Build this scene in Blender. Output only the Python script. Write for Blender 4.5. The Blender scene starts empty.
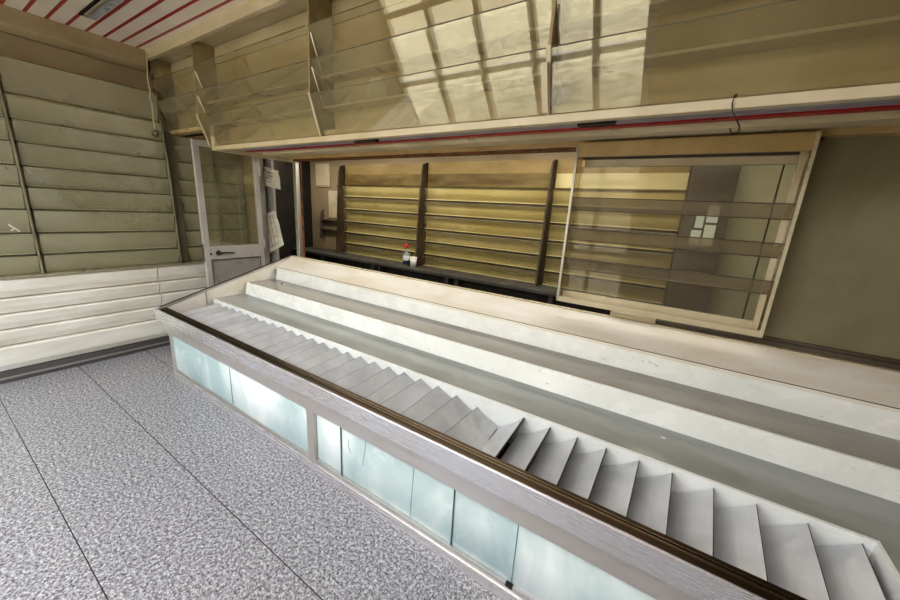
import bpy, bmesh, math, random
from mathutils import Vector, Matrix
random.seed(7)
SC = bpy.context.scene
COL = SC.collection

# ------------------------------------------------------------------ materials
def nodes(name):
    m = bpy.data.materials.new(name); m.use_nodes = True
    nt = m.node_tree
    for n in list(nt.nodes): nt.nodes.remove(n)
    out = nt.nodes.new('ShaderNodeOutputMaterial')
    return m, nt, out
def rgb(c): return (c[0], c[1], c[2], 1)
def s2l(h):
    v = [int(h[i:i+2], 16)/255 for i in (0, 2, 4)]
    return tuple(x/12.92 if x <= .04045 else ((x+.055)/1.055)**2.4 for x in v)
def noise(nt, scale, detail=4, rough=.55, vec=None, dist=0):
    n = nt.nodes.new('ShaderNodeTexNoise'); n.inputs['Scale'].default_value = scale
    n.inputs['Detail'].default_value = detail; n.inputs['Roughness'].default_value = rough
    n.inputs['Distortion'].default_value = dist
    if vec: nt.links.new(vec, n.inputs['Vector'])
    return n.outputs['Fac']
def coords(nt, scale=(1, 1, 1)):
    t = nt.nodes.new('ShaderNodeTexCoord'); mp = nt.nodes.new('ShaderNodeMapping')
    mp.inputs['Scale'].default_value = scale
    g = nt.nodes.new('ShaderNodeNewGeometry')
    nt.links.new(g.outputs['Position'], mp.inputs['Vector'])
    return mp.outputs['Vector']
def ramp(nt, fac, stops):
    r = nt.nodes.new('ShaderNodeValToRGB')
    e = r.color_ramp.elements
    while len(e) < len(stops): e.new(.5)
    for i, (p, c) in enumerate(stops):
        e[i].position = p; e[i].color = rgb(c) if len(c) == 3 else c
    nt.links.new(fac, r.inputs['Fac']); return r.outputs['Color']
def math_(nt, op, a, b=None, c=None):
    n = nt.nodes.new('ShaderNodeMath'); n.operation = op
    for i, v in enumerate((a, b, c)):
        if v is None: continue
        if isinstance(v, (int, float)): n.inputs[i].default_value = v
        else: nt.links.new(v, n.inputs[i])
    return n.outputs[0]
def mixc(nt, fac, a, b, mode='MIX'):
    n = nt.nodes.new('ShaderNodeMix'); n.data_type = 'RGBA'; n.blend_type = mode
    for i, v in ((0, fac), (6, a), (7, b)):
        if isinstance(v, (int, float)): n.inputs[i].default_value = v
        elif isinstance(v, tuple): n.inputs[i].default_value = rgb(v)
        else: nt.links.new(v, n.inputs[i])
    return n.outputs[2]
def bsdf(nt, out, color, rough=.5, metal=0., spec=.5, bump=None, bstr=.1):
    p = nt.nodes.new('ShaderNodeBsdfPrincipled')
    if isinstance(color, tuple): p.inputs['Base Color'].default_value = rgb(color)
    else: nt.links.new(color, p.inputs['Base Color'])
    if isinstance(rough, (int, float)): p.inputs['Roughness'].default_value = rough
    else: nt.links.new(rough, p.inputs['Roughness'])
    p.inputs['Metallic'].default_value = metal
    p.inputs['Specular IOR Level'].default_value = spec
    if bump is not None:
        b = nt.nodes.new('ShaderNodeBump'); b.inputs['Strength'].default_value = bstr; b.inputs['Distance'].default_value = .01
        nt.links.new(bump, b.inputs['Height']); nt.links.new(b.outputs[0], p.inputs['Normal'])
    if out: nt.links.new(p.outputs[0], out.inputs['Surface'])
    return p
def paint(name, c, c2=None, rough=.45, scale=2.5, stretch=(1, 1, 1), spec=.5, specks=None, lo=.35, hi=.68):
    """painted / laminate surface, mottled between two colours, with optional dark flecks"""
    m, nt, out = nodes(name)
    v = coords(nt, stretch)
    c2 = c2 or tuple(x*.8 for x in c)
    col = ramp(nt, noise(nt, scale, 5, .6, v, .4), [(lo, c2), (hi, c)])
    if specks:
        f = ramp(nt, noise(nt, scale*9, 3, .7, v), [(.68, (0, 0, 0)), (.74, (1, 1, 1))])
        col = mixc(nt, math_(nt, 'MULTIPLY', f, .6), col, specks)
    r = ramp(nt, noise(nt, scale*3, 3, .5, v), [(.3, (rough*.75,)*3), (.7, (min(1, rough*1.3),)*3)])
    bsdf(nt, out, col, r, 0, spec)
    return m
def metal(name, c, rough=.3, stretch=(1, 60, 60), dirt=None, met=1.0):
    m, nt, out = nodes(name)
    v = coords(nt, stretch)
    n = noise(nt, 3, 4, .6, v)
    col = ramp(nt, n, [(.3, tuple(x*.975 for x in c)), (.7, c)])
    if dirt:
        big = noise(nt, 3.2, 4, .6, coords(nt))
        col = mixc(nt, ramp(nt, big, [(.45, (0, 0, 0)), (.65, (1, 1, 1))]), col, dirt)
    r = ramp(nt, n, [(.3, (rough*.97,)*3), (.7, (rough*1.05,)*3)])
    bsdf(nt, out, col, r, met)
    return m
def glass(name, tint, dustc, dust=.35, gloss=.9, rough=.04, scale=2.0, stretch=(1, 1, 1), ior=1.5):
    """dusty see-through glass: tinted transparency + patchy dust + fresnel reflection"""
    m, nt, out = nodes(name)
    v = coords(nt, stretch)
    tr = nt.nodes.new('ShaderNodeBsdfTransparent'); tr.inputs[0].default_value = rgb(tint)
    df = nt.nodes.new('ShaderNodeBsdfDiffuse'); df.inputs[0].default_value = rgb(dustc)
    gl = nt.nodes.new('ShaderNodeBsdfGlossy'); gl.inputs['Roughness'].default_value = rough
    gl.inputs[0].default_value = (gloss, gloss, gloss, 1)
    n = noise(nt, scale, 5, .6, v, .5)
    f = ramp(nt, n, [(.3, (dust*.65,)*3), (.72, (min(1, dust*1.45),)*3)])
    a = nt.nodes.new('ShaderNodeMixShader'); nt.links.new(f, a.inputs[0])
    nt.links.new(tr.outputs[0], a.inputs[1]); nt.links.new(df.outputs[0], a.inputs[2])
    lw = nt.nodes.new('ShaderNodeLayerWeight'); lw.inputs[0].default_value = .5
    f0 = ((ior-1)/(ior+1))**2*1.6
    fr = math_(nt, 'ADD', f0, math_(nt, 'MULTIPLY', math_(nt, 'POWER', lw.outputs['Facing'], 4.0), .8))
    b = nt.nodes.new('ShaderNodeMixShader'); nt.links.new(fr, b.inputs[0])
    nt.links.new(a.outputs[0], b.inputs[1]); nt.links.new(gl.outputs[0], b.inputs[2])
    nt.links.new(b.outputs[0], out.inputs['Surface'])
    return m
def emis(name, c, s):
    m, nt, out = nodes(name); e = nt.nodes.new('ShaderNodeEmission')
    e.inputs[0].default_value = rgb(c); e.inputs[1].default_value = s
    nt.links.new(e.outputs[0], out.inputs['Surface']); return m

M = {}
M['cream'] = paint('cream_laminate', s2l('d8ccb4'), s2l('bfb092'), .35, 2.2, specks=None)
M['hood_back'] = paint('warm_cream_backing', s2l('e3d4ae'), s2l('c2ab7c'), .4, 1.8)
M['white'] = paint('white_laminate', s2l('f5f6f5'), s2l('e6e8e6'), .26, 2.0, (1, 1.6, 1.6), specks=s2l('bdb4a4'))
M['rust_white'] = paint('rust_stained_white_laminate', s2l('f3f1ec'), s2l('e3dacb'), .2, 1.8, (1, 3, 3), specks=s2l('b39c80'))
M['plank'] = paint('pale_plank', s2l('f4f2ea'), s2l('e2ded2'), .4, 2.5, (1, .8, 3))
M['shelf_grey'] = paint('grey_frosted_shelf', s2l('a9a7a1'), s2l('989690'), .2, 2.0, (1, 2.5, 1))
M['shelf_glass'] = paint('green_grey_shelf_glass', s2l('a9adab'), s2l('989c99'), .14, 2.0, (1, 2.5, 1))
M['plate'] = paint('grey_plate', s2l('c6c8cb'), s2l('aeb0b3'), .2, 5, (1, 1, 1), lo=.3, hi=.65)
M['plate_edge'] = paint('dark_plate_edge', s2l('4d4a46'), s2l('35322f'), .5)
M['steel'] = metal('brushed_steel', (.69, .675, .70), .27, (.5, 25, 25), dirt=(.66, .63, .64), met=.7)
M['steel_low'] = metal('dull_steel', (.62, .59, .58), .3, (.5, 25, 25), dirt=(.58, .53, .50), met=.65)
M['steel_dark'] = metal('dark_steel', (.30, .29, .28), .35, (60, 1, 60))
M['alu'] = metal('pale_aluminium', (.72, .70, .68), .38, (4, 4, 60))
M['bronze'] = metal('bronze_channel', (.085, .062, .045), .4, (1, 40, 40))
M['brass'] = metal('brass_line', (.40, .33, .24), .3, (1, 40, 40))
M['door_grey'] = paint('grey_painted_aluminium', s2l('c2bebb'), s2l('b0acaa'), .35, 4)
M['door_panel'] = paint('grey_door_panel', s2l('a3a09e'), s2l('94918f'), .3, 4)
M['black'] = paint('black_plastic', (.012, .011, .010), (.006, .006, .006), .4)
M['dark'] = paint('near_black', (.022, .017, .013), (.010, .008, .006), .7)  # near-black base for back-room side walls, trough and worktop body
M['dark_ledge'] = paint('charcoal_worktop', s2l('55534f'), s2l('403e3a'), .45, 3)
M['red'] = paint('red_strip', s2l('b3202a'), s2l('8c151c'), .35, 4)
M['grey_channel'] = metal('grey_channel', (.33, .34, .37), .4, (1, 50, 50))
M['rust'] = paint('rusty_wood_edge', s2l('8a5a36'), s2l('4c2c1a'), .5, 12, (1, 1, 1))
M['tan'] = paint('tan_header', s2l('cbb288'), s2l('b29768'), .35, 2.5)
M['brown'] = paint('brown_rail', s2l('6f655a'), s2l('4c443c'), .35, 3)
M['olive'] = None
M['mull'] = metal('shopfront_frame', (.45, .43, .40), .4, (30, 30, 1))
M['plaster'] = paint('warm_plaster', s2l('a8977c'), s2l('8f7f66'), .6, 1.6)
M['left_back'] = paint('olive_cream_backing', s2l('cbc7ae'), s2l('bbb79f'), .5, 1)
M['yellow_back'] = paint('yellow_stained_backing', s2l('d6cc9f'), s2l('b9ac78'), .5, 1.4)
M['brown_stain'] = paint('brown_stained_backing', s2l('857443'), s2l('54421a'), .5, 1.6, (1, 1, 4))
M['paper'] = paint('paper', s2l('e6e0d6'), s2l('cfc8bc'), .8, 5)
M['ink'] = paint('printed_lines', s2l('77716a'), s2l('5a554e'), .8, 5)
M['wire'] = paint('dark_wire', s2l('3b3029'), s2l('2a211b'), .5)
M['cap_red'] = paint('red_cap', s2l('c0392b'), s2l('a02a20'), .35)
M['cup'] = paint('white_cup', s2l('eae8e4'), s2l('dedcd6'), .4)
M['scrap'] = paint('bright_scrap', s2l('faf6ee'), s2l('e8e0d0'), .8, 5)
M['label_blue'] = paint('blue_label', s2l('2d3e5c'), s2l('223048'), .4)
M['label_white'] = paint('bottle_label_white', s2l('dfe3e6'), s2l('c9ced4'), .4)
M['pavement'] = paint('sunlit_pavement', s2l('cbbd9f'), s2l('a09278'), .8, 5, lo=.4, hi=.6)
M['facade'] = paint('pale_facade', s2l('d9cdb2'), s2l('c2b594'), .8, .5)
M['tube'] = paint('fluorescent_tube', s2l('b9bcc2'), s2l('9a9da4'), .3)
M['crack'] = paint('crack_line', s2l('7f9896'), s2l('5f7574'), .4)

M['g_hood'] = glass('dusty_hood_glass', (.90, .89, .84), s2l('b5aa8c'), .12, 1, .02, 2.0, (1, 1, 1), 1.58)
M['g_left'] = glass('dusty_olive_glass', (.92, .90, .81), s2l('c6c2a8'), .42, 1, .12, .8, (1, 1, 1))
M['g_edge'] = paint('green_glass_edge', s2l('7f7a64'), s2l('645f4e'), .3)
M['g_edge_light'] = paint('bright_glass_edge', s2l('b9ba9f'), s2l('9a9a80'), .2)
M['g_back'] = glass('amber_dusty_glass', (.94, .92, .82), s2l('c4b88c'), .20, 1, .08, .9)
M['g_unit'] = glass('cabinet_glass', (.90, .89, .88), s2l('8a8478'), .10, .55, .02, 1.4, (1, 1, 1), 1.35)
M['g_strip'] = glass('brown_glass_strip', (.84, .80, .72), s2l('a39783'), .24, 1, .05, 2)
M['g_clear'] = glass('door_glass', (.93, .93, .88), s2l('a09e84'), .14, 1, .02, 2)
M['g_clear2'] = glass('clear_bottle_glass', (.8, .88, .9), s2l('a8b4ba'), .2, 1, .05, 6)

def mat_frosted():
    m, nt, out = nodes('frosted_olive_panel')
    v = coords(nt, (1, 1, 1))
    col = ramp(nt, noise(nt, 1.3, 4, .6, v, .6), [(.3, s2l('807a60')), (.7, s2l('98927a'))])
    bsdf(nt, out, col, .22, 0, .5); return m
M['olive'] = mat_frosted()

def mat_front_glass():
    m, nt, out = nodes('pale_aqua_frosted_glass')
    g = nt.nodes.new('ShaderNodeNewGeometry'); sp = nt.nodes.new('ShaderNodeSeparateXYZ')
    nt.links.new(g.outputs['Position'], sp.inputs[0])
    v = coords(nt, (1, 1, .6))
    base = ramp(nt, noise(nt, 1.7, 4, .55, v, .8), [(.36, s2l('b5c9cb')), (.48, s2l('cedcdc')), (.62, s2l('f0f4f4'))])
    wh = ramp(nt, noise(nt, 6, 6, .7, coords(nt, (1, 1, 1)), 1.4), [(.56, (0, 0, 0)), (.66, (1, 1, 1))])
    col = mixc(nt, math_(nt, 'MULTIPLY', wh, .35), base, s2l('f6f7f3'))
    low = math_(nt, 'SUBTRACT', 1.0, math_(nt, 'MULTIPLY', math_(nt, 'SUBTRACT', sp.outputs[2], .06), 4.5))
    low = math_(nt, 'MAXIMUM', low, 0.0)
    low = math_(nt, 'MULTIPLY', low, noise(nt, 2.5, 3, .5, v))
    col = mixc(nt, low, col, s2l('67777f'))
    bsdf(nt, out, col, .16, 0, .5)
    return m
M['front_glass'] = mat_front_glass()

def mat_floor():
    m, nt, out = nodes('granite_tiles')
    g = nt.nodes.new('ShaderNodeNewGeometry'); sp = nt.nodes.new('ShaderNodeSeparateXYZ')
    nt.links.new(g.outputs['Position'], sp.inputs[0])
    x, y = sp.outputs[0], sp.outputs[1]
    v = coords(nt)
    n1 = noise(nt, 62, 3, .7, v)
    n2 = noise(nt, 120, 2, .6, v)
    col = ramp(nt, n1, [(.36, s2l('48464b')), (.455, s2l('757378')), (.52, s2l('9f9da2')), (.60, s2l('d6d5d9'))])
    col = mixc(nt, .45, col, ramp(nt, n2, [(.38, s2l('424047')), (.5, s2l('8c8a90')), (.6, s2l('d8d7db'))]))
    big = noise(nt, 1.1, 3, .5, v)
    col = mixc(nt, math_(nt, 'MULTIPLY', big, .12), col, s2l('a9a6ab'))
    def line(c, off, per, w):
        a = math_(nt, 'DIVIDE', math_(nt, 'SUBTRACT', c, off), per)
        fr = math_(nt, 'FRACT', a)
        d = math_(nt, 'MINIMUM', fr, math_(nt, 'SUBTRACT', 1.0, fr))
        return math_(nt, 'LESS_THAN', d, w/per)
    ly = line(y, .2, .495, .0022)
    row = math_(nt, 'FLOOR', math_(nt, 'DIVIDE', math_(nt, 'SUBTRACT', y, .2), .495))
    xo = math_(nt, 'ADD', x, math_(nt, 'MULTIPLY', row, -.075))
    lx = math_(nt, 'MULTIPLY', line(xo, -.695, 1.1/2, .002), .6)
    ln = math_(nt, 'MAXIMUM', ly, lx)
    col = mixc(nt, ln, col, s2l('3d3a3c'))
    bsdf(nt, out, col, .24, 0, .5, n1, .03)
    return m
M['floor'] = mat_floor()

def mat_ceiling():
    m, nt, out = nodes('white_ceiling_planks_with_red_joints')
    g = nt.nodes.new('ShaderNodeNewGeometry'); sp = nt.nodes.new('ShaderNodeSeparateXYZ')
    nt.links.new(g.outputs['Position'], sp.inputs[0])
    fr = math_(nt, 'FRACT', math_(nt, 'DIVIDE', math_(nt, 'SUBTRACT', sp.outputs[1], .806), .1125))
    red = math_(nt, 'LESS_THAN', fr, .20)
    col = ramp(nt, noise(nt, 2, 4, .5, coords(nt)), [(.3, s2l('e0d4c8')), (.7, s2l('f1e8de'))])
    dk = math_(nt, 'LESS_THAN', fr, .03)
    c2 = mixc(nt, red, col, s2l('a8232b'))
    c3 = mixc(nt, dk, c2, s2l('4a1014'))
    bsdf(nt, out, c3, .3, 0, .5)
    return m
M['ceiling'] = mat_ceiling()

# ------------------------------------------------------------------ geometry helpers
class MB:
    def __init__(s): s.v = []; s.f = []; s.mi = []; s.cur = 0
    def add(s, vs, fs):
        o = len(s.v); s.v += [tuple(v) for v in vs]
        for f in fs: s.f.append([o+i for i in f]); s.mi.append(s.cur)
        return s
    def box(s, x0, x1, y0, y1, z0, z1):
        vs = [(x, y, z) for z in (z0, z1) for y in (y0, y1) for x in (x0, x1)]
        return s.add(vs, [(0, 2, 3, 1), (4, 5, 7, 6), (0, 1, 5, 4), (2, 6, 7, 3), (0, 4, 6, 2), (1, 3, 7, 5)])
    def slab(s, a, b, c, d, t):
        """quad a,b,c,d thickened by t along its normal"""
        a, b, c, d = map(Vector, (a, b, c, d)); n = (b-a).cross(d-a).normalized()*t
        vs = [a, b, c, d, a+n, b+n, c+n, d+n]
        return s.add(vs, [(3, 2, 1, 0), (4, 5, 6, 7), (0, 1, 5, 4), (1, 2, 6, 5), (2, 3, 7, 6), (3, 0, 4, 7)])
    def prism_x(s, pts, x0, x1):
        """polygon in (y,z) extruded along x"""
        n = len(pts); vs = [(x0, y, z) for y, z in pts]+[(x1, y, z) for y, z in pts]
        fs = [list(range(n))[::-1], list(range(n, 2*n))]+[(i, (i+1) % n, n+(i+1) % n, n+i) for i in range(n)]
        return s.add(vs, fs)
    def prism_y(s, pts, y0, y1):
        n = len(pts); vs = [(x, y0, z) for x, z in pts]+[(x, y1, z) for x, z in pts]
        fs = [list(range(n)), list(range(n, 2*n))[::-1]]+[(i, n+i, n+(i+1) % n, (i+1) % n) for i in range(n)]
        return s.add(vs, fs)
    def tube(s, pts, r, n=8):
        pts = [Vector(p) for p in pts]; rings = []
        for i, p in enumerate(pts):
            t = (pts[min(i+1, len(pts)-1)]-pts[max(i-1, 0)]).normalized()
            u = t.cross(Vector((0, 0, 1)) if abs(t.z) < .9 else Vector((1, 0, 0))).normalized(); w = t.cross(u)
            rr = r[i] if isinstance(r, (list, tuple)) else r
            rings.append([p+(u*math.cos(2*math.pi*k/n)+w*math.sin(2*math.pi*k/n))*rr for k in range(n)])
        vs = [v for g in rings for v in g]; fs = []
        for i in range(len(pts)-1):
            for k in range(n):
                fs.append((i*n+k, i*n+(k+1) % n, (i+1)*n+(k+1) % n, (i+1)*n+k))
        fs += [list(range(n))[::-1], [(len(pts)-1)*n+k for k in range(n)]]
        return s.add(vs, fs)
    def lathe(s, cx, cy, z0, prof, n=20):
        return s.tube([(cx, cy, z0+h) for r, h in prof], [r for r, h in prof], n)
LOC = {}
def link(o, parent):
    COL.objects.link(o)
    if parent: o.parent = parent
    return o
def build(name, mb, mats, parent=None, bevel=0, smooth=False):
    off = LOC.get(parent.name, Vector()) if parent else Vector()
    me = bpy.data.meshes.new(name)
    me.from_pydata([tuple(Vector(v)-off) for v in mb.v], [], mb.f)
    bm = bmesh.new(); bm.from_mesh(me); bmesh.ops.recalc_face_normals(bm, faces=bm.faces[:]); bm.to_mesh(me); bm.free()
    if not isinstance(mats, (list, tuple)): mats = [mats]
    for m in mats: me.materials.append(M[m])
    for p, i in zip(me.polygons, mb.mi):
        p.material_index = min(i, len(mats)-1); p.use_smooth = smooth
    o = bpy.data.objects.new(name, me); link(o, parent)
    LOC[o.name] = off.copy()
    if bevel:
        b = o.modifiers.new('bevel', 'BEVEL'); b.width = bevel; b.segments = 2; b.limit_method = 'ANGLE'
    return o
def struct(name, mb, mats, parent=None, bevel=0):
    o = build(name, mb, mats, parent, bevel); 
    if parent is None: o['kind'] = 'structure'
    return o
def tag(o, label, cat, group=None):
    o['label'] = label; o['category'] = cat
    if group: o['group'] = group
    return o
def thing(name, label, cat, loc=(0, 0, 0), group=None):
    o = bpy.data.objects.new(name, None); COL.objects.link(o); o.location = loc
    o.empty_display_size = .1
    LOC[o.name] = Vector(loc)
    return tag(o, label, cat, group)

# ------------------------------------------------------------------ room shell
HB = 1.80; ZC = 2.88; XL = -4.62; XR = 2.1
struct('floor', MB().box(-5.7, XR+.1, -2.12, 4.2, -.1, 0), 'floor')
struct('ceiling', MB().box(XL-.1, XR+.1, -2.12, 1.56, ZC, ZC+.1), 'ceiling')
struct('ceiling_hood', MB().box(XL-.1, XR+.1, 1.56, 2.42, ZC, ZC+.1), 'plaster')
struct('wall_left', MB().box(XL-.12, XL, -2.12, 2.45, 0, ZC), 'plaster')
struct('wall_right', MB().box(XR, XR+.12, -2.12, 4.2, 0, ZC), 'plaster')
# shop front behind the camera: open bays between mullions
M['front_wall'] = paint('olive_front_wall', s2l('a39a82'), s2l('857c66'), .6, 1.2)
sf = MB()
for x in (-4.55, -3.75, -2.95, -2.15, -1.35, -.75): sf.box(x-.04, x+.04, -2.1, -2.0, 0, ZC)
for z in (.04, 1.0, 2.2, 2.84): sf.box(-4.6, -.75, -2.09, -2.01, z-.04, z+.04)
struct('wall_front', sf, 'mull')
struct('wall_unseen_front', MB().box(-.70, XR, -2.12, -2.0, 0, ZC), 'front_wall')  # unseen solid wall, placed so reflections in the glass fade rightward
M['cornice'] = paint('tan_cornice', s2l('b3a184'), s2l('9c8a6d'), .4, 2)
# cornice on left wall, and under ceiling on the hood
struct('trim_1', MB().prism_y([(XL, 2.72), (XL+.026, 2.72), (XL+.10, 2.745), (XL+.12, 2.765), (XL+.12, 2.88), (XL, 2.88)], -1.98, 1.56), 'cornice')
struct('trim_2', MB().box(XL+.12, XR, 1.55, 1.585, 2.80, 2.88), 'cream')
struct('trim_3', MB().box(XL+.02, XR, 1.586, HB, 2.858, 2.879), 'cream')
# partition plane y 2.42: hood back, header and jambs; back room beyond
HB = 1.80
struct('wall_hood', MB().box(-3.72, XR, HB+.01, HB+.05, 2.05, ZC).box(XL, -3.72, HB+.01, HB+.05, 2.19, ZC), 'hood_back')
struct('wall_partition', MB().box(XL, XR, 2.40, 2.50, 2.10, ZC).box(XL, -4.29, 2.42, 2.50, 0, 2.10)
       .box(-3.44, .42, 2.44, 2.50, 0, .96), 'plaster')
bk = MB().box(-5.75, XR, 4.10, 4.2, 0, 2.5)
struct('wall_back', bk, 'plaster')
struct('wall_side', MB().box(-5.75, -5.63, 2.45, 4.1, 0, 2.5), 'dark')
struct('wall_divide', MB().box(-5.63, XL-.12, 2.40, 2.50, 0, 2.5), 'dark')
struct('ceiling_back', MB().box(-5.75, XR, 2.50, 4.2, 2.42, 2.5), 'plaster')
bb = MB().box(XL, -4.49, -1.99, 2.40, 0, .10)
bb.cur = 1; bb.box(-4.49, -4.475, -1.99, 2.40, .035, .05)
struct('baseboard_left', bb, ['steel_dark', 'alu'])

# ------------------------------------------------------------------ hood soffit, rails
so = MB()
so.cur = 0; so.box(-3.60, XR, 1.66, 1.70, 1.995, 2.03)          # beam
struct('trim_4', so, 'cream', bevel=.003)
sf2 = MB().box(-3.60, XR, 1.70, 2.42, 2.045, 2.075)
struct('ceiling_soffit', sf2, 'hood_back')
M['lavender'] = paint('lavender_grey_channel', s2l('aaa9b4'), s2l('8c8b96'), .3, 2, (1, 20, 20))
lr = thing('light_rail', 'long grey light rail with a red strip running under the cream beam above the counter', 'light rail', (-3.5, 1.86, 2.045))
build('channel', MB().box(-3.52, XR, 1.765, 1.875, 2.018, 2.045), 'lavender', lr)
build('red_strip', MB().box(-3.50, XR, 1.875, 1.925, 2.012, 2.045), 'red', lr)
build('cover_strip', MB().box(-3.50, XR, 1.925, 2.03, 2.022, 2.045).box(-3.50, XR, 2.03, 2.05, 2.008, 2.045), 'cream', lr)
for (xa, xb, lb) in ((-1.93, -1.75, 'short black clip on the light rail, nearer the door'), (-.49, -.335, 'long black clip on the light rail above the glass shelf cabinet')):
    tag(build('rail_clip', MB().box(xa, xb, 1.745, 1.795, 1.996, 2.044), 'black', bevel=.003), lb, 'clip')
hd = MB(); hd.cur = 0
hd.box(-3.60, XR, 2.12, 2.20, 2.025, 2.045)
hd.box(-3.60, XR, 2.20, 2.30, 2.035, 2.045)
struct('trim_5', hd, 'cream')
fr = MB(); fr.box(-3.52, XR, 2.34, 2.42, 2.015, 2.075); fr.cur = 1; fr.box(-3.52, .45, 2.36, 2.43, 2.0, 2.015)
struct('trim_6', fr, ['tan', 'rust'])
# end return of soffit over the passage
struct('trim_7', MB().box(-3.66, -3.60, 1.66, 2.42, 1.995, 2.19), 'cream')
struct('ceiling_passage', MB().box(XL, -3.66, 1.70, 2.42, 2.19, 2.21), 'tan')

# ------------------------------------------------------------------ upper hanging display bays
YF, YB = 1.60, 1.685
TOPS = [2.650, 2.460, 2.268]; BOTS = [2.395, 2.215, 2.035]
def hood_bay(x0, x1, bottom, label, tiers, white_cap=False):
    t = thing('hanging_glass_rack', label, 'display rack', (x0, HB, bottom), 'angled glass racks hanging over the counter')
    # divider on the left side of the bay, profile in (y,z)
    zl = 2.268 if bottom < 2.1 else 2.36
    prof = [(HB, 2.855), (1.615, 2.855), (1.60, zl+.01), (YB-.005, bottom), (HB, bottom)]
    d = build('divider', MB().prism_x(prof, x0, x0+.012), 'hood_div', t)
    e = MB()
    e.prism_x([(1.603, zl+.01), (1.593, zl+.01), (YB-.013, bottom), (YB-.003, bottom)], x0-.004, x0+.014)
    build('edge_strip', e, 'edge_strip', t)
    build('back_panel', MB().box(x0+.014, x1-.002, HB-.012, HB+.008, bottom, 2.72), 'hood_back', t)
    build('top_strip', MB().box(x0+.014, x1-.002, HB-.016, HB+.008, 2.725, 2.855), 'cream', t)
    for i in tiers:
        zt, zb = TOPS[i], BOTS[i]
        if zb < bottom: zb = bottom
        g = MB().slab((x0+.014, YF, zt), (x1-.003, YF, zt), (x1-.003, YB, zb), (x0+.014, YB, zb), .005)
        gf = build('glass_front', g, 'g_hood', t)
        ed = MB().tube([(x0+.014, YF-.001, zt+.002), (x1-.003, YF-.001, zt+.002)], .0028, 6)
        build('glass_edge', ed, 'g_edge', gf)
        if zb > bottom+.02:
            build('shelf', MB().box(x0+.014, x1-.003, YB, HB-.013, zb-.012, zb), 'shelf_warm', t)
            # thin wire bracket triangle at the divider
            w = MB()
            for xx in (x0+.022,):
                w.tube([(xx, YF+.012, zt-.035), (xx, YB+.01, zb)], .004, 6)
                w.tube([(xx, YF+.012, zt-.035), (xx, HB-.02, zb+.10)], .003, 6)
            build('bracket', w, 'alu', d)
    return t
M['hood_div'] = paint('taupe_divider', s2l('b5a583'), s2l('998a6a'), .3, 3)
M['edge_strip'] = paint('pale_edge_strip', s2l('d9cfb8'), s2l('b9ad92'), .3, 3)
M['shelf_warm'] = paint('pale_shelf_board', s2l('cfc4a2'), s2l('b3a682'), .3, 2)
hood_bay(XL+.01, -3.735, 2.19, 'short hanging glass rack over the door, in the room corner', (0, 1))
hood_bay(-3.73, -2.185, 2.035, 'hanging three-tier glass rack just right of the corner one, without litter on its shelf', (0, 1, 2))
hood_bay(-2.18, -.615, 2.035, 'hanging three-tier glass rack with crumpled paper lying on its lower shelf', (0, 1, 2))
hood_bay(-.61, .96, 2.035, 'rightmost hanging glass rack, with the wire hook below its edge', (0, 1, 2))
# white cap strip on divider of right bay
tag(build('edge_guard', MB().prism_x([(1.586, 2.21), (1.600, 2.22), (1.675, 2.04), (1.662, 2.04)], -.628, -.600), 'cream', bevel=.002),
    'white plastic guard on the lower edge of the glass divider at the right', 'edge guard')
# crumpled paper
def crumple(cx, cy, cz, r, seed, sx=1.4, sz=.7):
    rnd = random.Random(seed); bm = bmesh.new(); bmesh.ops.create_icosphere(bm, subdivisions=2, radius=r)
    mb = MB()
    vs = []
    for v in bm.verts:
        k = .62+.55*rnd.random(); vs.append((cx+v.co.x*k*sx, cy+v.co.y*k*.5, cz+v.co.z*k*sz))
    fs = [[v.index for v in f.verts] for f in bm.faces]; bm.free()
    zmin = min(v[2] for v in vs); vs = [(x, y, z-zmin+cz) for x, y, z in vs]
    return mb.add(vs, fs)
tag(build('crumpled_paper', crumple(-1.70, 1.722, 2.2155, .062, 4, 1.3, 1.1), 'scrap'), 'crumpled scrap of paper lying on the hanging glass shelf', 'paper')

# wire hook over the beam
hk = [(.064, 1.70, 2.034), (.064, 1.668, 2.042), (.058, 1.654, 2.036), (.056, 1.652, 2.01), (.062, 1.652, 1.985), (.078, 1.66, 1.96), (.092, 1.668, 1.94), (.094, 1.67, 1.925), (.086, 1.672, 1.915), (.074, 1.674, 1.918), (.066, 1.674, 1.935)]
tag(build('wire_hook', MB().tube(hk, .0024, 6), 'wire', smooth=True), 'bent thin wire hook hanging from the cream beam', 'hook')
# hanging cord in the corner
pts = [(-4.40, 1.53, 2.84), (-4.41, 1.52, 2.72), (-4.38, 1.50, 2.60), (-4.36, 1.50, 2.50), (-4.39, 1.50, 2.44), (-4.36, 1.50, 2.40), (-4.375, 1.50, 2.30), (-4.37, 1.50, 2.18)]
cd = thing('dangling_string', 'thin twisted cord hanging down in the corner beside the slatted wall racks', 'cord', (-4.40, 1.53, 2.84))
build('cord', MB().tube(pts, .005, 6), 'edge_strip', cd, smooth=True)
lp = [(-4.37, 1.50, 2.18)]+[(-4.37+.028*math.sin(a*1.3), 1.50+.02*math.cos(a), 2.145-.03*math.sin(a*.9)) for a in [k*.6 for k in range(14)]]
build('knot', MB().tube(lp, .0045, 6), 'wire', cd, smooth=True)

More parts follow.
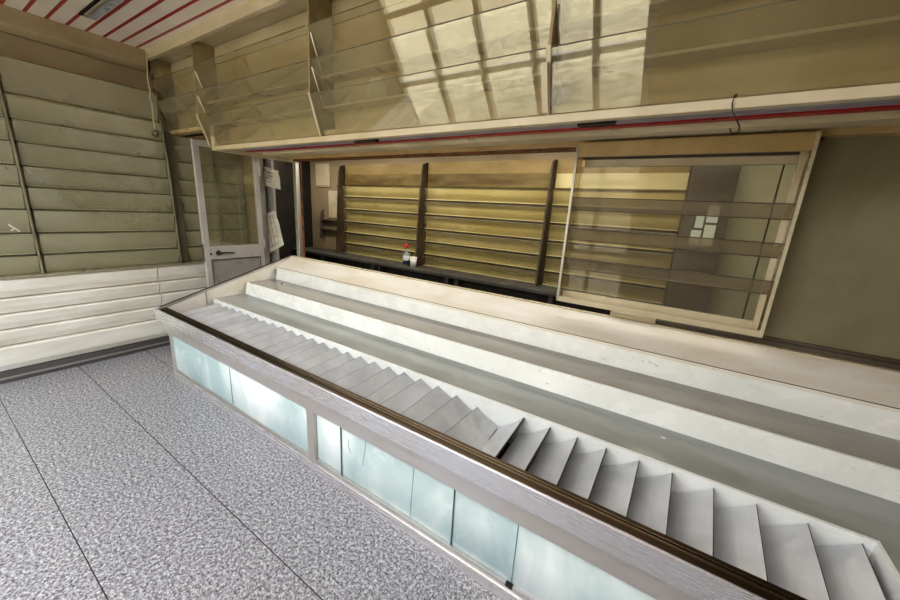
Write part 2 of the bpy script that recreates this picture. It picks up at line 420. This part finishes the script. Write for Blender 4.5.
# ------------------------------------------------------------------ left wall racks
LT = [.885, 1.057, 1.236, 1.426, 1.605, 1.767, 1.945, 2.115, 2.285]
M['gap_shade'] = paint('dark_olive_shade', s2l('6f6a56'), s2l('5b5745'), .5, 3)  # shade colour for strips under shelves and beside the recessed rack
M['tan_wall'] = paint('tan_upper_wall', s2l('a3937a'), s2l('8b7c63'), .45, 1.5)
def wall_bay(y0, y1, xf, label, gable=True, n=8, toppane=True, zz=None):
    t = thing('wall_glass_rack', label, 'display rack', (XL, y0, LT[0]), 'glass-fronted racks on the left wall')
    build('back_panel', MB().box(XL+.001, XL+.02, y0, y1-.02, LT[0], 2.285), 'left_back', t)
    build('upper_panel', MB().box(XL+.001, XL+.022, y0, y1-.004, 2.286, 2.715), 'tan_wall', t)
    for i in range(n):
        zb, zt = LT[i], LT[i+1]-.026
        ft = xf+.035-.006*i; fb = xf-.022-.004*i
        gf = build('glass_front', MB().slab((fb, y0+.004, zb), (fb, y1-.026, zb), (ft, y1-.026, zt), (ft, y0+.004, zt), .005), 'g_left', t)
        sh = build('shelf', MB().box(XL+.021, fb+.014, y0+.004, y1-.026, zb-.009, zb-.001), 'g_edge_light', t)
        build('shelf_shade_strip', MB().box(XL+.021, fb+.004, y0+.004, y1-.026, zb-.025, zb-.010), 'gap_shade', sh)  # solid dark strip imitating the shade under the shelf
        build('glass_edge', MB().tube([(ft, y0+.004, zt+.001), (ft, y1-.026, zt+.001)], .0035, 6), 'g_edge_light', gf)
    if toppane:
        zb, zt = LT[n]+.01, 2.53
        xt = xf-.01
        gf = build('glass_front', MB().slab((xf-.065, y0+.004, zb), (xf-.065, y1-.026, zb), (xt, y1-.026, zt), (xt, y0+.004, zt), .005), 'g_left', t)
        build('glass_edge', MB().tube([(xt, y0+.004, zt), (xt, y1-.026, zt)], .0028, 6), 'g_edge', gf)
    if gable:
        pr = [(XL+.023, 2.56), (xf-.050, 2.56), (xf-.035, 2.30), (xf+.012, 1.9), (xf+.018, .885), (XL+.02, .885)]
        build('side_panel', MB().prism_y(pr, y1-.022, y1-.006), 'left_div', t)
        build('edge_strip', MB().prism_y([(xf-.035, 2.30), (xf-.031, 2.30), (xf+.016, 1.9), (xf+.022, .885), (xf+.018, .885), (xf+.012, 1.9)], y1-.023, y1-.011), 'left_ledge', t)
    return t
M['left_ledge'] = paint('olive_grey_ledge', s2l('a9a48c'), s2l('8e8972'), .3, 3)
M['left_div'] = paint('olive_divider', s2l('7c7a66'), s2l('605e4c'), .3, 3)
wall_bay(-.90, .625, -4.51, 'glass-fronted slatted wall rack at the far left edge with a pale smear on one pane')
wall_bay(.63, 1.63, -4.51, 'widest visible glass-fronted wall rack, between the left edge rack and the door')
tag(build('shade_filler', MB().prism_y([(XL+.001, 2.18), (-4.545, 2.18), (-4.52, .885), (XL+.001, .885)], 1.632, 1.70), 'gap_shade'), 'dark vertical strip imitating shadow beside the recessed wall rack behind the door', 'strip')  # dark panel put in for the shadow next to the recessed rack
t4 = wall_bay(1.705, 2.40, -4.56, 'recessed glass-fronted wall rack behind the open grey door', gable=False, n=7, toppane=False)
wd = MB()
wd.prism_y([(XL+.02, 2.15), (-4.57, 2.15), (-4.50, .885), (XL+.02, .885)], 2.07, 2.082)
build('side_panel', wd, 'left_div', t4)
for i in range(7):
    zb = LT[i]
    build('bracket', MB().tube([(-4.50, 2.09, zb+.015), (-4.50, 2.25, zb+.015), (-4.50, 2.09, zb+.155), (-4.50, 2.25, zb+.02)], .0045, 6), 'g_edge_light', t4)
# pale smear = small peeled sticker on a pane
sm = MB().tube([(-4.462, .485, 1.295), (-4.468, .50, 1.275), (-4.472, .515, 1.262), (-4.476, .535, 1.238)], .006, 6)
sm.tube([(-4.472, .515, 1.262), (-4.476, .49, 1.246)], .005, 6)
tag(build('peeled_tape', sm, 'paper'), 'small peeled piece of white tape stuck to the left wall rack', 'tape')

# base planks under the wall racks
def plank_base(y0, y1, label):
    t = thing('plank_cladding', label, 'cladding', (XL, y0, .1), 'pale plank cladding under the wall racks')
    zs = [.10, .312, .449, .578, .707, .868]
    build('backing', MB().box(XL+.001, XL+.05, y0+.002, y1-.002, .1, .868), 'cream', t)
    for i in range(5):
        a, b = zs[i], zs[i+1]
        pr = [(XL+.05, a+.006), (-4.494, a+.006), (-4.487, a+.018), (-4.462, a+.06), (-4.450, b-.014), (-4.460, b-.003), (XL+.05, b-.003)]
        build('board', MB().prism_y(pr, y0+.003, y1-.003), 'plank', t)
    build('ledge', MB().box(XL+.001, -4.435, y0+.001, y1-.001, .868, .884), 'left_ledge', t, bevel=.003)
plank_base(-1.98, 1.385, 'long run of pale horizontal planks under the racks along the left wall')
plank_base(1.385, 2.40, 'shorter run of pale horizontal planks behind the counter corner')

# ------------------------------------------------------------------ door
d = thing('open_door', 'grey aluminium glazed door standing open beside the wall racks', 'door', (-4.13, 2.39, 0))
X0, X1 = -4.15, -4.11
Y0, Y1 = 1.695, 2.325
fm = MB().box(X0, X1, Y0, Y0+.055, .02, 2.125).box(X0, X1, Y1-.05, Y1, .02, 2.125).box(X0, X1, Y0+.055, Y1-.05, 2.07, 2.125)
fm.box(X0, X1, Y0+.055, Y1-.05, .95, 1.09).box(X0, X1, Y0+.055, Y1-.05, .02, .14)
build('frame', fm, 'door_grey', d, bevel=.004)
build('glass_pane', MB().box(-4.133, -4.127, Y0+.055, Y1-.05, 1.09, 2.07), 'g_clear', d)
kp = build('kick_panel', MB().box(-4.138, -4.122, Y0+.055, Y1-.05, .14, .95), 'door_panel', d)
be = MB()
for y in (Y0+.055, Y1-.056): be.box(X1, X1+.004, y, y+.006, .14, .95)
be.box(X1, X1+.004, Y0+.07, Y1-.07, .944, .95)
build('bead', be, 'dark_ledge', kp)
hn = MB().tube([(X1, Y0+.13, 1.02), (X1+.05, Y0+.13, 1.02)], .013, 10).tube([(X1+.045, Y0+.125, 1.02), (X1+.05, Y0+.2, 1.022), (X1+.048, Y0+.27, 1.015)], [.011, .009, .008], 8)
hn.tube([(X1, Y0+.13, 1.02), (X1+.012, Y0+.13, 1.02)], .026, 14)
h = build('handle', hn, 'black', d, smooth=True); h['label'] = 'black lever handle'
build('keyhole', MB().tube([(X1, Y0+.055, 1.01), (X1+.006, Y0+.055, 1.01)], .011, 12), 'black', d)
for z in (1.9, 1.1, .3): build('hinge', MB().tube([(X1+.01, Y1+.004, z-.05), (X1+.01, Y1+.004, z+.05)], .01, 8), 'alu', d)
lk = MB().box(X0+.01, X1-.008, Y0-.003, Y0, .93, 1.12); build('lock_plate', lk, 'dark_ledge', d)
# door frame / jambs
struct('door_1', MB().box(-4.29, -4.235, 2.40, 2.46, 0, 2.12).box(-4.235, -3.56, 2.40, 2.46, 2.06, 2.12), 'door_grey', bevel=.003)
jb = MB().box(-3.57, -3.515, 2.385, 2.45, 0, 2.06)
struct('trim_8', jb, 'alu', bevel=.003)
struct('trim_9', MB().box(-3.515, -3.50, 2.43, 2.445, .99, 2.03), ['rust'], bevel=.002)
# wing panel behind jamb with papers
struct('wall_wing', MB().box(-4.34, -4.13, 2.49, 2.52, 0, 2.1), 'door_panel')
def sheet(name, pts, label, lines=()):
    t = thing(name, label, 'paper', pts[3])
    n = 6
    mb = MB(); a, b, c, dd = [Vector(p) for p in pts]
    vs = []; rnd = random.Random(len(label))
    for i in range(n+1):
        for j in range(n+1):
            u, v = j/n, i/n
            p = (a*(1-u)+b*u)*(1-v)+(dd*(1-u)+c*u)*v
            p = p+Vector((0, -.012*math.sin(u*3.0+v*2)+rnd.uniform(-.004, .004), 0)); vs.append(p)
    fs = [(i*(n+1)+j, i*(n+1)+j+1, (i+1)*(n+1)+j+1, (i+1)*(n+1)+j) for i in range(n) for j in range(n)]
    build('sheet', mb.add(vs, fs), 'paper', t)
    if lines:
        ln = MB()
        def P(u, v): return (a*(1-u)+b*u)*(1-v)+(dd*(1-u)+c*u)*v+Vector((0, -.026, 0))
        for (u0, v0, u1, v1) in lines:
            ln.tube([P(u0, v0), P(u1, v1)], .0022, 4)
        build('printed_lines', ln, 'ink', t)
    return t
sheet('paper_notice', [(-4.29, 2.475, 1.985), (-3.97, 2.475, 1.92), (-3.96, 2.475, 1.715), (-4.29, 2.475, 1.76)], 'creased white paper notice fixed high in the doorway',
      [(.15, .25, .75, .25), (.15, .4, .75, .4), (.15, .55, .7, .55), (.15, .7, .6, .7)])
sheet('paper_form', [(-4.33, 2.475, 1.42), (-4.08, 2.475, 1.475), (-3.96, 2.475, 1.09), (-4.24, 2.475, .96)], 'tilted white printed form hanging low in the doorway',
      [(.12, .12, .88, .12), (.12, .12, .12, .9), (.88, .12, .88, .9), (.12, .9, .88, .9), (.38, .12, .38, .9), (.62, .12, .62, .9), (.12, .3, .88, .3), (.12, .5, .4, .5), (.62, .7, .88, .7)])

# ------------------------------------------------------------------ counter
XE = -3.62; XC = XR-.01; FZ = .65
c = thing('display_counter', 'long stepped shop display counter with steel front rail and pale glass front', 'counter', (XE, 1.14, 0))
build('upper_fascia', MB().prism_x([(1.074, .553), (1.074, .649), (1.077, .652), (1.083, .652), (1.083, .553)], XE-.035, XC), 'steel', c, bevel=.002)
build('lower_fascia', MB().box(XE-.01, XC, 1.118, 1.146, .430, .553), 'steel_low', c, bevel=.002)
ch = MB(); ch.box(XE-.03, XC, 1.083, 1.158, .60, .644)
tc = build('top_channel', ch, 'bronze', c)
for (ya, yb, zz) in ((1.118, 1.120, .650), (1.128, 1.130, .653)):
    build('channel_line', MB().box(XE-.028, XC, ya, yb, .64, zz), 'brass', tc)
# end rail: follows the sloping end
def endline(y): return .652+(y-1.10)*(1.0-.652)/(2.36-1.10)
er = MB().prism_x([(1.095, .640), (1.095, .656), (2.36, 1.006), (2.36, .985)], XE-.035, XE+.012)
er = build('end_rail', er, 'steel_low', c, bevel=.002)
build('end_rail_line', MB().prism_x([(1.11, .656), (1.11, .664), (2.355, 1.014), (2.355, 1.004)], XE-.012, XE-.002), 'bronze', er)
build('end_panel', MB().prism_x([(1.16, 0.09), (1.16, .655), (2.35, .985), (2.35, 0.09)], XE-.002, XE+.012), 'rust_white', c)
build('joint_strip', MB().box(XE+.012, XE+.018, 1.455, 1.462, .62, .745), 'shelf_glass', c)
build('base_rail', MB().box(XE+.005, XC, 1.135, 1.175, 0, .055), 'steel', c, bevel=.002)
build('glass_track', MB().box(XE+.005, XC, 1.142, 1.172, .055, .088), 'alu', c, bevel=.002)
for (xa, xb) in ((XE-.005, XE+.035), (-1.692, -1.628), (.52, .60)):
    build('post', MB().box(xa, xb, 1.138, 1.172, .0 if xa < -3 else .056, .43), 'steel_low', c, bevel=.003)
JX = [XE+.036, -2.612, -1.710]
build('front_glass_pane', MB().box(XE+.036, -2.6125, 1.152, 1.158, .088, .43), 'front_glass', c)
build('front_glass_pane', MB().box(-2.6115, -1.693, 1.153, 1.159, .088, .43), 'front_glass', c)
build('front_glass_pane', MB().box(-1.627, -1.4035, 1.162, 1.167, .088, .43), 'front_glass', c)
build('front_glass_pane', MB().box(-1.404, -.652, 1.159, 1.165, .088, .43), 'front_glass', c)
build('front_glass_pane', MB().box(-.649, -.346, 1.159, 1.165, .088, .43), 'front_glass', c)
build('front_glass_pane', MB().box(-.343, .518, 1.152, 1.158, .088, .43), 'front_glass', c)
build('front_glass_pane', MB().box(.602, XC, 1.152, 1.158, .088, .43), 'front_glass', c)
for x in (-2.612, -1.403, -.6505, -.3445):
    build('pane_edge', MB().box(x-.0012, x+.0012, 1.149, 1.158, .088, .43), 'crack', c)
ck = MB()
for pl in ([(-1.99, .425), (-2.0, .36), (-2.03, .28), (-2.06, .20)], [(-1.74, .33), (-1.735, .28), (-1.745, .25)], [(-1.345, .34), (-1.35, .30), (-1.33, .26)], [(-.885, .43), (-.89, .3), (-.90, .09)], [(-1.21, .43), (-1.22, .32), (-1.24, .22)]):
    ck.tube([(x, 1.1585 if x < -1.5 else 1.1585, z) for x, z in pl], .0016, 4)
build('crack', ck, 'crack', c)
build('glass_clip', MB().box(-.365, -.335, 1.136, 1.15, .078, .096), 'black', c)
# stepped shelves
XS = XE+.014
YV = 1.497
XT = .672     # right end of the trough
build('rear_panel', MB().box(XE+.02, XC, 2.36, 2.375, .05, .995), 'white', c)
rp = MB().prism_x([(2.365, .998), (2.345, 1.003), (2.15, .905), (2.145, .885), (2.36, .885)], XE+.02, XC)
build('rear_band', rp, 'rust_white', c, bevel=.002)
build('rear_band_edge', MB().box(XE+.02, XC, 2.345, 2.378, .998, 1.010), 'edge_strip', c)
build('upper_riser', MB().prism_x([(2.16, .775), (2.125, .775), (2.15, .893), (2.16, .893)], XS+.03, XC), 'white', c, bevel=.002)
build('riser_gap', MB().box(XS+.03, XC, 2.149, 2.158, .893, .905), 'dark_ledge', c)
build('middle_shelf', MB().box(XS, XC, 1.835, 2.16, .765, .777), 'shelf_grey', c)
build('middle_riser', MB().prism_x([(1.84, .665), (1.80, .665), (1.825, .780), (1.84, .780)], XS+.02, XC), 'white', c, bevel=.002)
ls = MB().box(XS, XC, YV+.014, 1.82, .655, .667); ls.box(XT+.012, XC, 1.172, YV+.014, .655, .667)
build('lower_shelf', ls, 'shelf_glass', c)
le = MB().box(XS+.04, XT+.012, YV, YV+.014, .46, .672); le.box(XT, XT+.012, 1.172, YV, .46, .672)
build('trough_edge', le, 'white', c)
build('trough_floor', MB().box(XS, XT, 1.172, YV-.001, .47, .48), 'dark', c)
build('trough_front', MB().box(XS, XC, 1.165, 1.172, .40, .60), 'dark', c)
# small chips
for (x, y, z, r, lb) in ((.085, 1.70, .667, .008, 'tiny white chip lying on the lower grey shelf of the counter'), (-3.30, 2.02, .777, .012, 'small dark crumb standing on the middle shelf at its left end')):
    tag(build('paint_chip', crumple(x, y, z, r, 5), 'paper' if x > 0 else 'brown'), lb, 'debris')

# plates in the trough
ORD = ['first', 'second', 'third', 'fourth', 'fifth', 'sixth', 'seventh', 'eighth', 'ninth', 'tenth', 'eleventh', 'twelfth', 'thirteenth', 'fourteenth', 'fifteenth',
       'sixteenth', 'seventeenth', 'eighteenth', 'nineteenth', 'twentieth', 'twenty-first', 'twenty-second', 'twenty-third', 'twenty-fourth']
rnd = random.Random(11)
def plate(xr, side, zb, zf, drop, label, group, w=.15, y1=YV-.006, y0=1.178, jig=0):
    """side=+1: raised edge on the right; -1: raised edge on the left"""
    t = thing('display_plate', label, 'plate', (xr, y0, .48), group)
    xl = xr-side*w
    hi0, hi1 = Vector((xr+jig, y0, zf)), Vector((xr, y1, zb))
    lo0, lo1 = Vector((xl+jig, y0, zf-drop)), Vector((xl, y1, zb-drop))
    n = 6; vs = []
    for k in range(n+1):
        u = k/n
        sag = -.010*math.sin(math.pi*u)
        for a, b in ((lo0, hi0), (lo1, hi1)):
            p = a.lerp(b, u)+Vector((0, 0, sag)); vs.append(p)
    for k in range(n+1):
        for j in (0, 1): vs.append(vs[k*2+j]-Vector((0, 0, .005)))
    N = 2*(n+1); fs = []; 
    for k in range(n):
        fs.append((2*k, 2*k+1, 2*k+3, 2*k+2)); fs.append((N+2*k, N+2*k+2, N+2*k+3, N+2*k+1))
        fs.append((2*k, 2*k+2, N+2*k+2, N+2*k)); fs.append((2*k+1, N+2*k+1, N+2*k+3, 2*k+3))
    fs.append((0, N, N+1, 1)); fs.append((2*n, 2*n+1, N+2*n+1, N+2*n))
    pp = build('panel', MB().add(vs, fs), 'plate', t, smooth=False)
    # lip folded down along the raised edge
    lip = MB().slab(hi0, hi1, hi1+Vector((side*.002, 0, -.008)), hi0+Vector((side*.002, 0, -.008)), .002)
    build('lip', lip, 'plate_edge', pp)
    # foot leg reaching the trough floor
    build('foot', MB().slab(lo0+Vector((0, .03, 0)), lo1-Vector((0, .03, 0)), Vector((lo1.x, lo1.y-.03, .48)), Vector((lo0.x, lo0.y+.03, .4805)), .003), 'plate_edge', pp)
RX = [-.485, -.357, -.234, -.113, .013, .130, .262, .386, .520, .646]
for i, x in enumerate(RX):
    k = len(RX)-1-i
    lab = 'grey plate with raised right edge, %s from the trough\'s right end' % ORD[k] if k else 'grey plate with raised right edge at the very right end of the trough'
    plate(x, 1, .654, .612, .098, lab, 'grey plates tipped with their right edge up', w=.148 if i else .12, jig=rnd.uniform(-.012, .004))
LX = [-.739-.128*0, -.868]+[-.868-.1225*k for k in range(1, 22)]
LX = [x for x in LX if x > -3.58]
for i, x in enumerate(LX):
    zb, zf = (.612, .60) if i == 0 else ((.634, .615) if i == 1 else (.655+rnd.uniform(-.006, .003), .622))
    lab = 'grey plate with raised left edge, %s counting leftward from mid trough' % ORD[i]
    plate(x, -1, zb, zf, .055 if i > 1 else .07, lab, 'grey plates tipped with their left edge up', w=.155, jig=rnd.uniform(-.01, .01)-.012)

# ------------------------------------------------------------------ back room
M['top_tan'] = paint('aged_tan_panel', s2l('a18a5c'), s2l('85703f'), .5, 1.5, (1, 1, 3))
M['brown_div'] = paint('dark_brown_divider', s2l('5d4f3a'), s2l('3d3224'), .5, 3)
def back_bay(x0, x1, label, tiers=(0, 1, 2, 3, 4, 5, 6), stain=True):
    BT = [.82, .985, 1.16, 1.335, 1.53, 1.72, 1.90, 2.20]
    t = thing('back_wall_rack', label, 'display rack', (x0, 4.1, .82), 'amber glass racks on the back wall')
    build('back_panel', MB().box(x0, x1, 4.075, 4.098, .82, 2.20), 'yellow_back', t)
    for i in tiers:
        zb, zt = BT[i], BT[i+1]-.034
        if i == 6:
            build('stained_panel', MB().box(x0+.02, x1, 4.035, 4.05, 1.90, 2.05), 'brown_stain' if stain else 'yellow_back', t)
            build('top_panel', MB().box(x0+.02, x1, 4.04, 4.055, 2.052, 2.2), 'top_tan', t)
            continue
        gf = build('glass_front', MB().slab((x0+.02, 4.03, zb+.006), (x1, 4.03, zb+.006), (x1, 3.985, zt), (x0+.02, 3.985, zt), .005), 'g_back', t)
        build('shelf', MB().box(x0+.02, x1, 4.02, 4.074, zb-.028, zb), 'brown_div', t)
        build('shelf_lip', MB().box(x0+.02, x1, 4.008, 4.019, zb-.003, zb+.006), 'yellow_back', t)
        build('glass_edge', MB().tube([(x0+.02, 3.985, zt), (x1, 3.985, zt)], .004, 6), 'g_edge', gf)
    dv = build('divider', MB().prism_x([(4.074, .82), (3.84, .82), (3.86, .9), (3.93, 2.08), (3.96, 2.17), (4.074, 2.20)], x0-.02, x0), 'brown_div', t)
    for i in range(6):
        build('bracket', MB().tube([(x0+.006, 3.96, BT[i]+.0), (x0+.006, 3.88, BT[i]+.16)], .006, 6), 'brown', dv)
    return t
back_bay(-4.69, -3.07, 'left amber glass rack on the back wall, nearest the doorway')
back_bay(-3.05, -1.32, 'middle amber glass rack on the back wall, above the bottle and cup')
back_bay(-1.30, -.06, 'right amber glass rack on the back wall, partly behind the shelf cabinet', stain=False)
build_low = thing('wall_shelf', 'small brown-stained double shelf low on the back wall near the dark corner', 'shelf', (-5.35, 4.1, 1.0))
for z in (1.17, 1.33):
    build('board', MB().box(-5.3, -4.73, 4.03, 4.098, z-.02, z), 'brown', build_low)
build('side', MB().prism_x([(4.098, 1.0), (4.0, 1.0), (4.04, 1.45), (4.098, 1.5)], -5.31, -5.29), 'brown', build_low)
cp = thing('wall_cabinet', 'flush cream cabinet door high on the back wall near the dark corner', 'cabinet', (-5.28, 4.1, 1.87))
build('frame', MB().box(-5.47, -5.10, 4.085, 4.098, 1.86, 2.24), 'edge_strip', cp)
build('door', MB().box(-5.45, -5.12, 4.078, 4.085, 1.88, 2.22), 'cream', cp, bevel=.002)
tag(build('wall_panel', MB().box(-5.15, -4.73, 4.088, 4.098, 1.36, 1.80), 'cream'), 'plain cream panel on the back wall beside the flush cabinet', 'panel')
bc = thing('back_worktop', 'dark charcoal worktop running below the amber back wall racks', 'worktop', (-5.6, 4.07, 0))
build('top', MB().box(-5.62, .0, 3.66, 4.07, .775, .815), 'dark_ledge', bc, bevel=.006)
build('cabinet_body', MB().box(-5.62, .0, 3.80, 4.07, 0, .775), 'dark', bc)
for x in (-4.9, -3.75, -3.62, -2.45, -2.3, -1.1): build('leg', MB().box(x, x+.05, 3.70, 3.76, 0, .775), 'dark_ledge', bc)
# bottle and cup
bo = thing('spray_bottle', 'small clear bottle with red cap and blue-white label on the back worktop', 'bottle', (-3.17, 3.80, .815))
build('body', MB().lathe(-3.17, 3.80, .816, [(.045, 0), (.05, .01), (.05, .15), (.042, .18), (.02, .21), (.018, .245)]), 'g_clear2', bo, smooth=True)
build('label_band', MB().lathe(-3.17, 3.80, .816, [(.0515, .02), (.0515, .075)]), 'label_blue', bo)
build('label_upper', MB().lathe(-3.17, 3.80, .816, [(.0515, .075), (.0515, .14)]), 'label_white', bo)
build('cap', MB().lathe(-3.17, 3.80, 1.058, [(.026, 0), (.028, .02), (.026, .05), (.018, .06)]).box(-3.235, -3.17, 3.79, 3.81, 1.085, 1.105), 'cap_red', bo)
cu = thing('paper_cup', 'white disposable cup beside the red-capped bottle', 'cup', (-3.02, 3.77, .815))
build('body', MB().lathe(-3.02, 3.77, .816, [(.035, 0), (.05, .13)], 24), 'cup', cu, smooth=True)
build('rim', MB().lathe(-3.02, 3.77, .944, [(.051, 0), (.053, .004), (.051, .008)], 24), 'cup', cu)

# column with imitated glints, cream door at the right of back room
M['mirror_grey'] = metal('dull_mirror', (.50, .50, .48), .2, (1, 1, 1))
pillar = MB().box(-.045, .29, 3.86, 4.09, .0, 2.42)
struct('wall_pillar', pillar, 'grey_gloss' if 'grey_gloss' in M else 'mirror_grey')
dr = MB().box(.30, .57, 4.05, 4.095, 0, 2.42).box(.585, 1.02, 4.05, 4.095, 0, 2.42)
M['cream_green'] = paint('pale_green_cream', s2l('cfcfae'), s2l('b9b894'), .4, 2, specks=s2l('6c6a4e'))
struct('wall_cladding', dr, 'cream_green')
# added plate with glowing patches, imitating outside glints mirrored in the pillar
M['glint'] = emis('painted_glint', (.80, .82, .58), .6)
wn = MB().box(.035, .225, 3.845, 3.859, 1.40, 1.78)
w1 = struct('pillar_glints', wn, 'mirror_grey')
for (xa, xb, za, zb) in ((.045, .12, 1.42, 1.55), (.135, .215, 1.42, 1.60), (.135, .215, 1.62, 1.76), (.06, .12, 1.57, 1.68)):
    build('pane', MB().box(xa, xb, 3.842, 3.8445, za, zb), 'glint', w1)  # each glowing patch stands for a reflected glint

# ------------------------------------------------------------------ glass shelf cabinet in the opening
u = thing('glass_shelf_cabinet', 'glass-fronted cabinet with three brown glass shelves above the counter', 'cabinet', (-.61, 2.30, 1.06))
YU = 2.27
ux0, ux1 = -.615, .412
build('header_board', MB().box(ux0, ux1, YU, YU+.03, 1.945, 2.022), 'tan', u, bevel=.002)
build('light_batten', MB().box(ux0+.03, ux1-.02, YU+.10, YU+.12, 1.90, 1.94), 'cream', u)
build('inner_header', MB().box(ux0+.01, ux1-.01, YU+.10, YU+.12, 1.942, 2.0), 'brown', u)
build('top_board', MB().box(ux0, ux1, YU+.03, 2.40, 2.0, 2.02), 'tan', u)
build('bottom_rail', MB().box(ux0, ux1, YU-.005, YU+.02, 1.075, 1.10).box(ux0, ux1, YU+.06, YU+.085, 1.10, 1.13), 'pink_cream', u) if 'pink_cream' in M else build('bottom_rail', MB().box(ux0, ux1, YU-.005, YU+.02, 1.068, 1.10).box(ux0+.01, ux1-.01, YU+.06, YU+.085, 1.09, 1.13), 'cream', u, bevel=.002)
build('side_panel', MB().box(ux0-.004, ux0+.006, YU, 2.40, 1.07, 2.0), 'g_strip', u)
build('side_panel', MB().box(ux1-.006, ux1+.004, YU, 2.40, 1.07, 2.0), 'g_strip', u)
build('edge_strip', MB().box(ux0-.006, ux0+.008, YU-.006, YU+.004, 1.07, 2.0), 'steel_dark', u)
build('edge_strip', MB().box(ux1-.008, ux1+.006, YU-.006, YU+.004, 1.07, 2.02), 'edge_strip', u)
build('corner_batten', MB().box(ux1-.035, ux1-.012, YU+.05, YU+.07, 1.10, 2.0), 'cream', u)
for zt in (1.715, 1.533, 1.352):
    s_ = build('shelf', MB().slab((ux0+.006, YU+.004, zt), (ux1-.006, YU+.004, zt), (ux1-.006, YU+.045, zt-.07), (ux0+.006, YU+.045, zt-.07), .004), 'g_strip', u)
    build('shelf_edge', MB().tube([(ux0+.006, YU+.002, zt), (ux1-.006, YU+.002, zt)], .003, 6).tube([(ux0+.006, YU+.046, zt-.07), (ux1-.006, YU+.046, zt-.07)], .003, 6), 'brown', s_)
build('front_pane', MB().box(ux0+.008, ux1-.008, YU+.09, YU+.094, 1.10, 1.90), 'g_unit', u)

# olive sliding panel + sill rails
sp = thing('sliding_panel', 'large smooth olive frosted panel filling the opening at the right', 'panel', (.44, 2.42, 1.0))
build('sheet', MB().box(.425, XR, 2.415, 2.427, 1.03, 2.03), 'olive', sp)
struct('trim_10', MB().box(-.05, XR, 2.378, 2.40, .99, 1.035).box(-.05, XR, 2.40, 2.44, .99, 1.05), 'brown', bevel=.003)
struct('trim_11', MB().box(-3.45, -.05, 2.385, 2.44, .96, .985), 'dark')
tag(build('loose_rail', MB().box(-.30, -.05, 2.36, 2.385, 1.012, 1.042), 'cream', bevel=.002), 'short pale rail offcut lying on the sill under the shelf cabinet', 'rail')

# ------------------------------------------------------------------ recessed lamp
cf = thing('ceiling_lamp', 'unlit recessed fluorescent lamp between the red ceiling stripes', 'lamp', (-3.6, 1.08, ZC))
build('housing', MB().box(-4.13, -3.05, 1.035, 1.122, ZC-.006, ZC-.001), 'black', cf)
build('tray', MB().box(-4.05, -3.05, 1.06, 1.112, ZC-.03, ZC-.006), 'tube', cf, bevel=.004)
build('tube', MB().tube([(-4.03, 1.05, ZC-.028), (-3.05, 1.05, ZC-.028)], .012, 10), 'alu', cf, smooth=True)

# ------------------------------------------------------------------ outside
g = struct('ground', MB().box(-30, 30, -40, -2.12, -.15, -.05), 'pavement')
fc = MB().box(-30, 30, -24, -23.5, 0, 7)
struct('wall_street', fc, 'facade')

# ------------------------------------------------------------------ light
w = bpy.data.worlds.new('sky'); SC.world = w; w.use_nodes = True
nt = w.node_tree; bg = nt.nodes['Background']
bg.inputs[0].default_value = (.74, .87, 1.0, 1); bg.inputs[1].default_value = 6.0
def light(name, kind, loc, rot, e, col, size=1, sy=None):
    l = bpy.data.lights.new(name, kind); l.energy = e; l.color = col
    if kind == 'AREA':
        l.size = size
        if sy: l.shape = 'RECTANGLE'; l.size_y = sy
    if kind == 'SUN': l.angle = math.radians(1)
    o = bpy.data.objects.new(name, l); COL.objects.link(o); o.location = loc; o.rotation_euler = rot
    return o
light('sun', 'SUN', (0, -5, 8), (math.radians(-28), math.radians(12), 0), 7.0, (1, .90, .74))
# added fill lamps, unseen: one over the shop, one in the back room
light('shop_fill', 'AREA', (-1.2, -.9, 2.80), (0, 0, 0), 85, (1, .99, .97), 3.5, 1.4)
light('back_room_fill', 'AREA', (-2.5, 3.35, 2.40), (0, 0, 0), 72, (1, .93, .80), 6.0, .4)

# ------------------------------------------------------------------ camera
def V(p, f=354., c0=(450, 300)): return Vector((p[0]-c0[0], -(p[1]-c0[1]), -f))
nx = V((-119, 177)).normalized(); dz = V((372, 1700)).normalized()
X = -nx; Z = -dz; Z = (Z-X*Z.dot(X)).normalized(); Y = Z.cross(X)
R = Matrix((X, Y, Z))
cam = bpy.data.cameras.new('camera'); cam.sensor_width = 36; cam.lens = 354/900*36; cam.clip_start = .02
co = bpy.data.objects.new('camera', cam); COL.objects.link(co)
co.matrix_world = Matrix.Translation((0, 0, 1.6)) @ R.to_4x4()
SC.camera = co
SC.view_settings.view_transform = 'Standard'
SC.view_settings.look = 'Medium High Contrast'
SC.view_settings.exposure = -0.1
